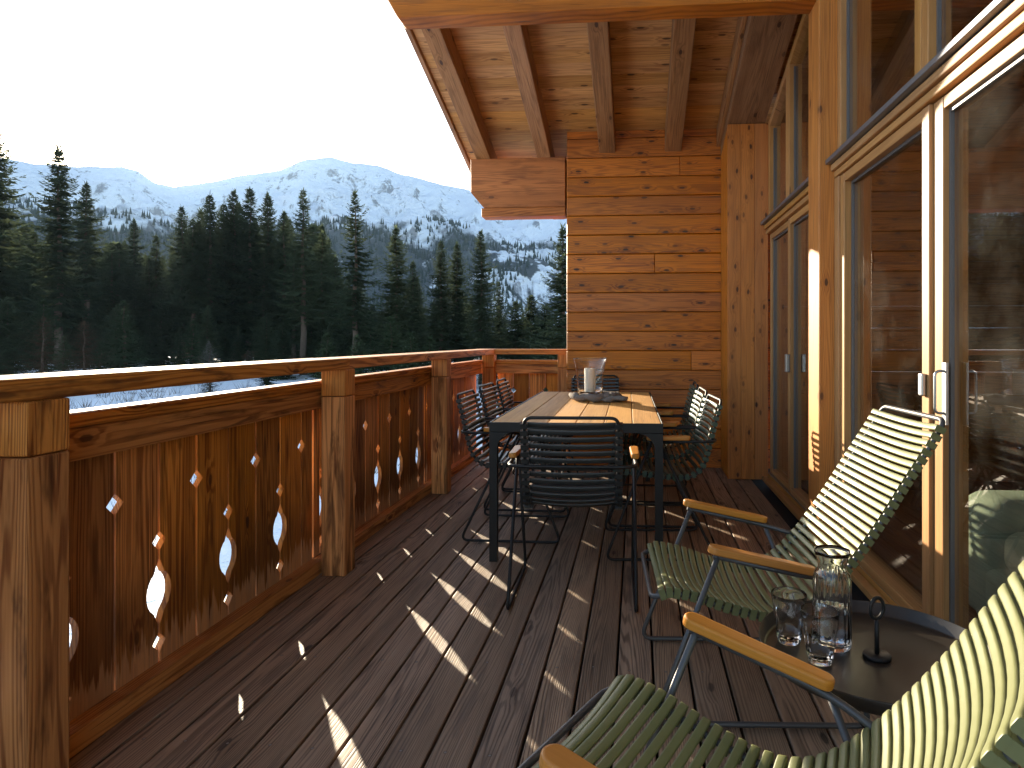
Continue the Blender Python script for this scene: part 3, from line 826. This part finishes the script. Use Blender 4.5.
# threshold
m = MB(); m.box(1.03, 1.075, -1.4, 5.565, .002, .035, 'y'); m.box(1.078, 1.20, -1.4, 5.565, .002, .060, 'y'); FB(m, 'threshold', M['frame'], .004)
m = MB(); m.box(1.0775, 1.10, -1.39, 5.56, .0605, .072, 'y'); FB(m, 'threshold_track', M['steel'], .002)
def glass(name, ya, yb, za, zb_, parent):
    m = MB(); m.box(GX, GX + .012, ya, yb, za, zb_, 'y')
    o = m.build(name, M['pane'], parent); return o
def leaf(name, y0, y1, z0, z1, st=.075, x0=1.085, x1=1.165, label=None):
    """a framed leaf: the frame mesh is the part, its pane and handle are sub-parts"""
    m = MB()
    m.box(x0, x1, y0, y0 + st, z0, z1, 'z'); m.box(x0, x1, y1 - st, y1, z0, z1, 'z')
    m.box(x0 + .002, x1 - .002, y0 + st, y1 - st, z0, z0 + .045, 'y'); m.box(x0 + .002, x1 - .002, y0 + st, y1 - st, z1 - .045, z1, 'y')
    # glazing bead: a dark gasket line
    f = FB(m, name, M['frame'], .004)
    o = glass('pane', y0 + st - .004, y1 - st + .004, z0 + .041, z1 - .041, f)
    m = MB()
    for (a, b_, c, d) in ((y0 + st, y0 + st + .014, z0 + .045, z1 - .045), (y1 - st - .014, y1 - st, z0 + .045, z1 - .045)):
        m.box(GX - .014, GX - .001, a, b_, c, d, 'z')
    m.box(GX - .014, GX - .001, y0 + st + .015, y1 - st - .015, z1 - .059, z1 - .045, 'y')
    g_ = m.build('gasket', M['gasket'], f)
    return f
Z0, Z1 = .062, 2.032
d1 = leaf('sliding_door', 2.535, 3.60, Z0, Z1, .062, 1.075, 1.160)
m = MB(); m.box(1.055, 1.0745, 2.552, 2.585, .95, 1.035, 'z'); h_ = m.build('handle', M['steel'], d1, .006)
w1 = leaf('fixed_window', -1.2, 2.532, Z0, Z1, .075, 1.090, 1.18)
m = MB(); m.tube(fillet([(1.094, 2.30, .90), (1.055, 2.30, .90), (1.055, 2.30, 1.05), (1.094, 2.30, 1.05)], .02), .005, 8)
m.box(1.086, 1.0945, 2.285, 2.315, .86, 1.08)
h_ = m.build('handle', M['steel'], w1); h_.location.y = .14
d2 = leaf('sliding_door', 3.91, 4.86, Z0, Z1, .055, 1.085, 1.165)
m = MB(); m.box(1.055, 1.0845, 4.80, 4.845, .93, 1.06, 'z'); h_ = m.build('handle', M['steel'], d2, .006)
w2 = leaf('fixed_window', 4.862, 5.565, Z0, Z1, .055, 1.095, 1.175)
# frame jambs beside the post
m = MB(); m.box(1.065, 1.18, 3.602, 3.678, .064, 2.033, 'z'); FB(m, 'jamb', M['frame'])
# transom: stepped boards and a zinc flashing
for (a, b_) in ((-1.4, 3.678), (3.907, 5.566)):
    m = MB()
    m.box(1.062, 1.19, a, b_, 2.036, 2.070, 'y'); m.box(1.046, 1.19, a, b_, 2.073, 2.108, 'y')
    tr = FB(m, 'transom', M['frame'], .005)
    m = MB(); m.box(1.018, 1.19, a, b_, 2.111, 2.135, 'y'); f_ = m.build('flashing', M['flashing'], tr, .003)
# upper windows: raking heads below the big rafter
def upper(y0, y1, st=.06):
    z0 = 2.138; x0, x1 = 1.080, 1.165
    m = MB()
    m.box(x0, x1, y0, y1, z0, z0 + .040, 'y')
    for (a, b_) in ((y0, y0 + st), (y1 - st, y1)):
        m.prism([(a, z0 + .041), (b_, z0 + .041), (b_, ztop(b_) - .001), (a, ztop(a) - .001)], 'x', x0 + .001, x1 - .001, grain=1)
    m.prism([(y0 + st, ztop(y0 + st) - .07), (y1 - st, ztop(y1 - st) - .07), (y1 - st, ztop(y1 - st) - .002), (y0 + st, ztop(y0 + st) - .002)], 'x', x0 + .002, x1 - .002, grain=0)
    f = FB(m, 'upper_window', M['frame'], .004)
    m = MB(); a, b_ = y0 + st - .004, y1 - st + .004
    m.prism([(a, z0 + .036), (b_, z0 + .036), (b_, ztop(b_) - .066), (a, ztop(a) - .066)], 'x', GX, GX + .012)
    o = m.build('pane', M['pane'], f)
    m = MB(); m.box(GX - .014, GX - .001, y1 - st - .013, y1 - st, z0 + .041, ztop(y1) - .07, 'z')
    o = m.build('gasket', M['gasket'], f)
upper(2.62, 3.676); upper(-1.2, 2.617); upper(3.907, 4.86); upper(4.863, 5.566)
# living room behind the glass
m = MB()
for (x0, x1, y0, y1, z0, z1, g) in ((4.2, 4.25, -1.5, 5.65, 0, 4.6, 'y'), (1.20, 4.2, 5.62, 5.66, 0, 3.1, 'x'), (1.20, 4.2, -1.55, -1.5, 0, 4.9, 'x')):
    z = z0
    while z < z1:
        if g == 'y': m.box(x0, x1, y0, y1, z, z + .178, 'y')
        else: m.box(x0, x1, y0, y1, z, z + .178, 'x')
        z += .18
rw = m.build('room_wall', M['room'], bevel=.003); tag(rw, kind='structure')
m = MB(); x = 1.205
while x < 4.2: m.box(x, x + .158, -1.5, 5.62, -.02, .01, 'y'); x += .16
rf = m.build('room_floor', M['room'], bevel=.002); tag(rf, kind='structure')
# sofa
sofa = thing('sofa', 'low sage green sofa standing indoors behind the window', 'sofa', (1.85, 2.3, .011))
def cushion(name, x0, x1, y0, y1, z0, z1, bev=.06):
    m = MB(); m.box(x0, x1, y0, y1, z0, z1); o = m.build(name, M['sofa'], sofa, bev, 5); o.matrix_parent_inverse = Matrix.Translation(-Vector(sofa.location))
    for p in o.data.polygons: p.use_smooth = True
    return o
cushion('base', 1.33, 2.35, 1.05, 2.75, .06, .30, .04)
cushion('seat_cushion', 1.34, 2.08, 1.30, 2.58, .301, .46, .06)
cushion('arm', 1.32, 2.35, 2.585, 2.90, .05, .55, .10)
cushion('backrest', 2.08, 2.40, 1.05, 2.58, .303, .80, .10)
m = MB()
for (x, y) in ((1.42, 1.15), (2.25, 1.15), (1.42, 2.66), (2.25, 2.66)): m.tube([(x, y, .0115), (x, y, .075)], .02, 8)
o = m.build('feet', M['black_metal'], sofa); o.matrix_parent_inverse = Matrix.Translation(-Vector(sofa.location))

# ---------------------------------------------------------------- dining table
tb = thing('dining_table', 'long dining table with wooden slat top and slim black metal frame', 'table', (-.318, 3.40, 0), R(.7))
TW, TL, TZ = .905, 2.06, .73
m = MB()
for k in range(6):
    w_ = (TW - .02) / 6; x0 = -TW / 2 + .01 + k * w_
    m.box(x0 + .002, x0 + w_ - .002, .01, TL - .01, TZ - .022, TZ, 'y')
m.build('tabletop', M['teak'], tb, .003)
m = MB()
for (x0, x1, y0, y1) in ((-TW / 2, TW / 2, 0, .008), (-TW / 2, TW / 2, TL - .008, TL), (-TW / 2, -TW / 2 + .008, .0082, TL - .0082), (TW / 2 - .008, TW / 2, .0082, TL - .0082)):
    m.box(x0, x1, y0, y1, TZ - .050, TZ + .001)
m.box(-TW / 2 + .01, TW / 2 - .01, .01, TL - .01, TZ - .030, TZ - .0235)
m.build('frame', M['black_metal'], tb, .002)
for sx in (-1, 1):
    for sy in (0, 1):
        m = MB(); yy0, yy1 = (.001, .041) if sy == 0 else (TL - .041, TL - .001)
        # curved bracket that widens into the apron
        pts = [(-TW / 2 + .001, .002), (-TW / 2 + .042, .002), (-TW / 2 + .042, TZ - .142)]
        for a in range(1, 8):
            t = a / 7 * math.pi / 2
            pts.append((-TW / 2 + .042 + .09 * (1 - math.cos(t)), TZ - .142 + .09 * math.sin(t)))
        pts += [(-TW / 2 + .132, TZ - .0515), (-TW / 2 + .001, TZ - .0515)]
        if sx > 0: pts = [(-p[0], p[1]) for p in pts][::-1]
        m.prism(pts, 'y', yy0, yy1)
        m.build('leg', M['black_metal'], tb, .002)

# ---------------------------------------------------------------- slat chairs
def slat_strip(mb, P, T, half, wd, th, sag, end=.003, rn=None):
    """one flexible slat: rounded flat bar across the chair at profile point P with tangent T (local x is across)"""
    N = Vector((0, T.z, -T.y))                       # outward normal of the profile (towards the sitter)
    xs = [-1, -.985, -.93, -.8, -.6, -.35, -.1, .1, .35, .6, .8, .93, .985, 1]
    sec = []
    for k in range(10):
        a = 2 * math.pi * k / 10
        ca, sa = math.cos(a), math.sin(a)
        sec.append((math.copysign(abs(ca) ** .45, ca) * wd / 2, math.copysign(abs(sa) ** .6, sa) * th / 2))
    b = len(mb.v)
    for x in xs:
        d = -sag * (1 - x * x)
        if abs(x) > .92: d -= end * ((abs(x) - .92) / .08) ** 2
        ww = 1.0
        for (s, n_) in sec:
            p = P + T * s * ww + N * (d + n_); p = Vector((x * half, p.y, p.z))
            mb.v.append(tuple(p))
    n = len(sec)
    for i in range(len(xs) - 1):
        for k in range(n):
            l = (k + 1) % n
            mb.face([b + i * n + k, b + (i + 1) * n + k, b + (i + 1) * n + l, b + i * n + l], smooth=True)
    mb.face([b + k for k in range(n)]); mb.face([b + (len(xs) - 1) * n + k for k in range(n)][::-1])
    # clips that hook over the frame tube
    for sx in (-1, 1):
        c = P - N * (end + .014)
        Mx = Matrix(((1, 0, 0, sx * (half - .017)), (0, T.y, N.y, c.y), (0, T.z, N.z, c.z), (0, 0, 0, 1)))
        mb.box(-.0155, .0165, -wd * .47, wd * .47, -.014, .0105, 'x', M=Mx)
def side_tube(prof, half, off, loop_front, loop_back, n=40):
    """closed tube that carries the slats: both rails and the loops joining them"""
    C = spline(prof, n)
    rail_ = []
    for i, p in enumerate(C):
        t = (C[min(i + 1, n - 1)] - C[max(i - 1, 0)]).normalized(); N = Vector((0, t.z, -t.y))
        rail_.append(p - N * off)
    t0 = (rail_[0] - rail_[1]).normalized(); t1 = (rail_[-1] - rail_[-2]).normalized()
    a = rail_[0] + t0 * loop_front; b = rail_[-1] + t1 * loop_back
    R_ = [Vector((half, p.y, p.z)) for p in rail_]; L_ = [Vector((-half, p.y, p.z)) for p in rail_]
    def corner(p, q, r_):   # rounded corner between the rail end and the cross loop
        return [p]
    front = [Vector((half, a.y, a.z)), Vector((-half, a.y, a.z))]
    back = [Vector((-half, b.y, b.z)), Vector((half, b.y, b.z))]
    def rnd(p0, c, p1, r_=.035, n_=6):
        d1 = (p0 - c).normalized(); d2 = (p1 - c).normalized(); s = c + d1 * r_; e = c + d2 * r_
        return [s.lerp(c, k / n_).lerp(c.lerp(e, k / n_), k / n_) for k in range(n_ + 1)]
    pts = R_[::-1] + rnd(R_[0], front[0], front[1]) + rnd(front[0], front[1], L_[0]) + L_ + rnd(L_[-1], back[0], back[1]) + rnd(back[0], back[1], R_[-1])
    return pts
def make_chair(name, label, cat, prof, half, n_seat, n_back, wd, th, sag, slat, metal, armp, legs, arm_x, tube_r, arm_wrap, lf, lb, group=None, arm_w=.042):
    ch = thing(name, label, cat, group=group)
    N = n_seat + n_back; C = spline(prof, N)
    seat = MB(); back = MB()
    for i in range(N):
        T = (C[min(i + 1, N - 1)] - C[max(i - 1, 0)]).normalized()
        slat_strip(seat if i < n_seat else back, C[i], T, half, wd, th, sag)
    seat.build('seat', slat, ch); back.build('backrest', slat, ch)
    fr_ = MB()
    pts = side_tube(prof, half - .018, .021, lf, lb); fr_.tube(pts, tube_r, 8, closed=True)
    # leg loops, one per side, and the tube that runs round the back under the armrests
    for sx in (-1, 1):
        P = [Vector((sx * (arm_x + dx), y, z)) for (dx, y, z) in legs]
        fr_.tube(fillet(P, .05), tube_r * 1.02, 8)
    for W in (arm_wrap if isinstance(arm_wrap[0], list) else [arm_wrap]): fr_.tube(fillet([Vector(p) for p in W], .07, 7), tube_r, 8)
    # cross bars under the seat
    for (y, z) in ((legs[0][1] * .55 + legs[1][1] * .45, legs[0][2] * .55 + legs[1][2] * .45),):
        pass
    fr_.build('frame', metal, ch)
    for sx in (-1, 1):
        m = MB(); (ya, za), (yb, zb2) = armp
        n = 14; Lh = math.hypot(yb - ya, zb2 - za); t = Vector((0, (yb - ya) / Lh, (zb2 - za) / Lh)); nn = Vector((0, -t.z, t.y))
        if nn.z < 0: nn = -nn
        outl = []
        for k in range(n + 1):
            a = math.pi * k / n; outl.append((math.cos(a) * arm_w / 2, -math.sin(a) * arm_w / 2 + arm_w / 2))
        for k in range(n + 1):
            a = math.pi * k / n; outl.append((-math.cos(a) * arm_w * .42, Lh - arm_w * .42 + math.sin(a) * arm_w * .42))
        rn = (.2 + .3 * (sx > 0), .5); b = len(m.v)
        off = rn[0] * 37
        for zt in (-.012, .012):
            for (x, s) in outl:
                p = Vector((sx * arm_x + x, ya, za)) + t * s + nn * zt; m.v.append(tuple(p))
        q_ = len(outl)
        m.face([b + k for k in range(q_)][::-1], [(outl[k][1] + off, outl[k][0]) for k in range(q_)][::-1], rn)
        m.face([b + q_ + k for k in range(q_)], [(outl[k][1] + off, outl[k][0]) for k in range(q_)], rn)
        for k in range(q_):
            l = (k + 1) % q_
            m.face([b + k, b + l, b + q_ + l, b + q_ + k], [(outl[k][1] + off, .05), (outl[l][1] + off, .05), (outl[l][1] + off, .07), (outl[k][1] + off, .07)], rn)
        m.build('armrest', M['bamboo'], ch, .006, 3)
    return ch
# dining chair: local +y is forward, origin under the seat
DP = [(0, .24, .450), (0, .21, .472), (0, .10, .468), (0, -.05, .448), (0, -.17, .447), (0, -.235, .495), (0, -.266, .585), (0, -.293, .70), (0, -.322, .808)]
D_LEG = [(0, -.01, .628), (0, -.31, .012), (0, .27, .012), (0, .03, .628)]
D_WRAP = [(-.272, .04, .628), (-.272, -.315, .628), (.272, -.315, .628), (.272, .04, .628)]
def dining(name, label, slat, group):
    return make_chair(name, label, 'dining chair', DP, .215, 14, 13, .022, .009, .020, slat, M['black_metal'], ((.055, .648), (-.175, .648)), D_LEG, .272, .0075, D_WRAP, .03, .036, group)
GRP = 'slatted armchairs round the dining table'
ca = dining('dining_chair', 'black slatted armchair at the near head of the dining table, back to the viewer', M['black_slat'], GRP)
ca.location = (-.285, 3.07, 0); ca.rotation_euler = (0, 0, R(2))
dup(ca, (-.37, 5.62, 0), R(181), 'black slatted armchair at the far head of the table, hidden behind the candle')
for (x, y, a, lab) in ((-.70, 3.99, -90, 'dark slatted armchair nearest the viewer on the railing side of the table'),
                       (-.73, 4.67, -91, 'middle dark slatted armchair of the three on the railing side'),
                       (-.75, 5.30, -88, 'farthest dark slatted armchair on the railing side, near the railing corner')):
    dup(ca, (x, y, 0), R(a), lab)
cg = dining('dining_chair', 'dark green slatted armchair nearest the viewer on the window side of the table', M['green_slat'], GRP)
cg.location = (.085, 3.74, 0); cg.rotation_euler = (0, 0, R(94))
dup(cg, (.08, 4.36, 0), R(91), 'middle dark green slatted armchair of the three on the window side')
dup(cg, (.085, 4.97, 0), R(89), 'farthest dark green slatted armchair on the window side, next to the timber wall')
# lounge chair: origin under the front edge, +y forward, profile runs backwards
def L_(s, z): return (0, -s, z)
LP = [L_(.0, .392), L_(.02, .400), L_(.10, .388), L_(.22, .350), L_(.32, .327), L_(.395, .333), L_(.47, .378), L_(.56, .475), L_(.65, .60), L_(.735, .735), L_(.80, .835), L_(.835, .895)]
L_LEG = [(0, -.165, .515), (0, .03, .012), (0, -.62, .012), (0, -.45, .44)]
L_WRAP = [[(sx * .282, -.15, .515), (sx * .282, -.44, .452), (sx * .225, -.55, .43)] for sx in (-1, 1)]
lc = make_chair('lounge_chair', 'olive green slatted lounge chair beside the window post, facing the railing', 'lounge chair', LP, .235, 16, 27, .0205, .010, .026, M['olive'], M['grey_metal'],
                ((-.135, .538), (-.455, .470)), L_LEG, .282, .0085, L_WRAP, .035, .034, 'olive slatted lounge chairs', .048)
lc.location = (.06, 2.27, 0); lc.rotation_euler = (0, 0, R(93.5))
dup(lc, (-.14, 1.30, 0), R(90 - 26), 'nearest olive green slatted lounge chair, cut off by the bottom edge of the photo')

# ---------------------------------------------------------------- things on the dining table
CX, CY = -.335, 4.70
cloth = MB()
q = random.Random(3)
for s in range(3):
    pts = []
    for k in range(15):
        t = k / 14; a = .2 + t * 3.4 + s * .9
        rr = .155 + .02 * math.sin(k * 1.7 + s)
        pts.append((CX + .035 + rr * math.cos(a + 2.6), CY - .01 + rr * .92 * math.sin(a + 2.6), TZ + .032 + .008 * math.sin(k * 2.1 + s)))
    cloth.tube(pts, [(.020 + .009 * abs(math.sin(k * 1.3 + s * 2))) * min(1, .25 + .3 * min(k, 14 - k)) for k in range(15)], 9)
for k in range(5):
    y0 = CY - .06 - .025 * k
    pts = [(CX + .09 + .03 * i, y0 + .012 * math.sin(i * 1.3 + k), TZ + .024 + .006 * math.sin(i + k)) for i in range(7)]
    cloth.tube(pts, [(.020 + .005 * math.sin(i * 2 + k)) * min(1, .3 + .4 * min(i, 6 - i)) for i in range(7)], 8)
o = cloth.build('felt_garland', M['felt']); tag(o, 'bunched grey felt garland curled around the candle glass on the table', 'garland')
hl = thing('hurricane_lantern', 'flared clear glass hurricane lantern on a pale foot, on the dining table', 'candle lantern', (CX, CY, TZ + .001))
m = MB(); m.lathe([(.0, 0), (.075, 0), (.078, .006), (.070, .02), (.062, .03), (.074, .046), (.084, .052), (.0, .052)], 36); m.build('foot', M['stone'], hl)
prof = [(.088, .053), (.091, .10), (.096, .16), (.104, .225), (.114, .275), (.1205, .297), (.1225, .300), (.1205, .3005), (.1190, .297), (.1122, .275), (.1022, .225), (.0942, .16), (.0892, .10), (.086, .056), (0, .0555)]
m = MB(); m.lathe([(0, .0525)] + prof, 48); m.build('glass', M['glass'], hl)
cd = thing('candle', 'thick white pillar candle standing inside the glass lantern', 'candle', (CX, CY, TZ + .0575))
m = MB(); m.lathe([(0, 0), (.039, 0), (.040, .004), (.040, .165), (.038, .172), (.030, .170), (.012, .165), (0, .164)], 32); m.build('wax', M['wax'], cd)
m = MB(); m.tube([(0, 0, .164), (.001, 0, .176), (.004, .001, .184)], .0018, 6); m.build('wick', M['black_metal'], cd)

# ---------------------------------------------------------------- side table and what stands on it
SX, SY, SZ = .573, 1.634, .405
st = thing('side_table', 'round dark metal tray table with a central ring handle between the lounge chairs', 'side table', (SX, SY, 0))
m = MB(); m.lathe([(0, SZ - .006), (.255, SZ - .006), (.263, SZ - .002), (.272, SZ + .026), (.2735, SZ + .027), (.2745, SZ + .025), (.266, SZ - .006), (.258, SZ - .010), (0, SZ - .010)][::-1], 72); m.build('tray', M['tray'], st)
m = MB(); m.lathe([(0, SZ + .004), (.030, SZ + .004), (.032, SZ + .001), (.032, SZ - .005), (0, SZ - .005)][::-1], 32)
m.tube([(0, 0, SZ + .003), (0, 0, SZ + .088)], .0055, 10)
m.tube([(.020 * math.cos(R(25)) * math.sin(2 * math.pi * k / 24), .020 * math.sin(R(25)) * math.sin(2 * math.pi * k / 24), SZ + .112 + .025 * math.cos(2 * math.pi * k / 24)) for k in range(24)], .0045, 8, closed=True)
m.build('handle', M['black_metal'], st)
for k in range(2):
    a = R(45 + 90 * k) ; m = MB(); c, s = math.cos(a), math.sin(a)
    m.tube(fillet([(c * .20, s * .20, SZ - .012), (-c * .20, -s * .20, .010), (c * .001 - c * .19, -s * .19, .010), (c * .20, s * .20, .010), (-c * .20, -s * .20, SZ - .012)], .012), .007, 8)
    m.build('leg', M['black_metal'], st)
def tumbler(label, x, y, rz):
    t = thing('tumbler', label, 'glass', (x, y, SZ - .0045), rz, 'drinking glasses on the tray')
    prof = [(0, .001), (.026, .001), (.0285, .003), (.030, .012), (.0335, .040), (.0365, .068), (.0400, .082), (.0425, .110), (.0435, .122), (.0432, .1230), (.0427, .122),
            (.0410, .106), (.0385, .082), (.0350, .066), (.0318, .038), (.0282, .012), (.0, .009)]
    def wob(i, k, z): return 1 - (.035 * abs(math.sin(math.pi * k / 6.0)) ** .6 if 1 <= i <= 6 else 0)
    m = MB(); m.lathe(prof, 60, wob=wob); m.build('bowl', M['glass'], t)
    return t
def at(px, v, z):
    """floor point (at height z) met by a pixel's ray"""
    a, b = (px - PX) / F, (PY - v) / F; c, s = math.cos(R(YAW)), math.sin(R(YAW)); t = (z - EYE) / b
    return (a * c - s) * t, (a * s + c) * t
x, y = at(789, 640, SZ); tumbler('empty faceted tumbler at the left, nearer the tray rim', x, y, .1)
x, y = at(820, 660, SZ); tumbler('empty faceted tumbler in front of the carafe', x, y, .35)
x, y = at(832, 644, SZ)
cf = thing('carafe', 'fluted glass water carafe half full, with a wide pouring lip, on the tray', 'carafe', (x, y, SZ - .0045), .2)
outer = [(0, .001), (.040, .001), (.0435, .004), (.045, .012), (.045, .150), (.0445, .172), (.041, .184), (.034, .192), (.0325, .200), (.036, .212), (.041, .228), (.0435, .238)]
inner = [(.0425, .2385), (.0398, .228), (.0346, .213), (.0310, .201), (.0325, .193), (.0395, .184), (.0429, .172), (.0434, .150), (.0432, .018), (.038, .011), (0, .010)]
def cwob(i, k, z): return 1 + (.018 * math.cos(2 * math.pi * k * 20 / 120) if 3 <= i <= 5 else 0) + (.03 * math.cos(2 * math.pi * k * 6 / 120) if 10 <= i <= 13 else 0)
m = MB(); m.lathe(outer + inner, 120, wob=cwob); m.build('glass', M['glass'], cf)
m = MB(); m.lathe([(0, .0125), (.036, .0135), (.0425, .0195), (.0427, .092), (.0420, .0935), (0, .0928)], 60); m.build('water', M['water'], cf)

# ---------------------------------------------------------------- the valley's hazy air
def haze_mat():
    t = NT('valley_haze')
    v = t.n('ShaderNodeVolumePrincipled'); v.inputs['Color'].default_value = (.55, .76, 1.0, 1); v.inputs['Density'].default_value = 4.5e-5; v.inputs['Anisotropy'].default_value = .25
    t.link(v.outputs[0], t.out.inputs['Volume']); return t.m
m = MB(); m.box(-3300, 3300, -3300, 3300, -60, 1150); hz = m.build('haze', haze_mat()); tag(hz, kind='stuff')
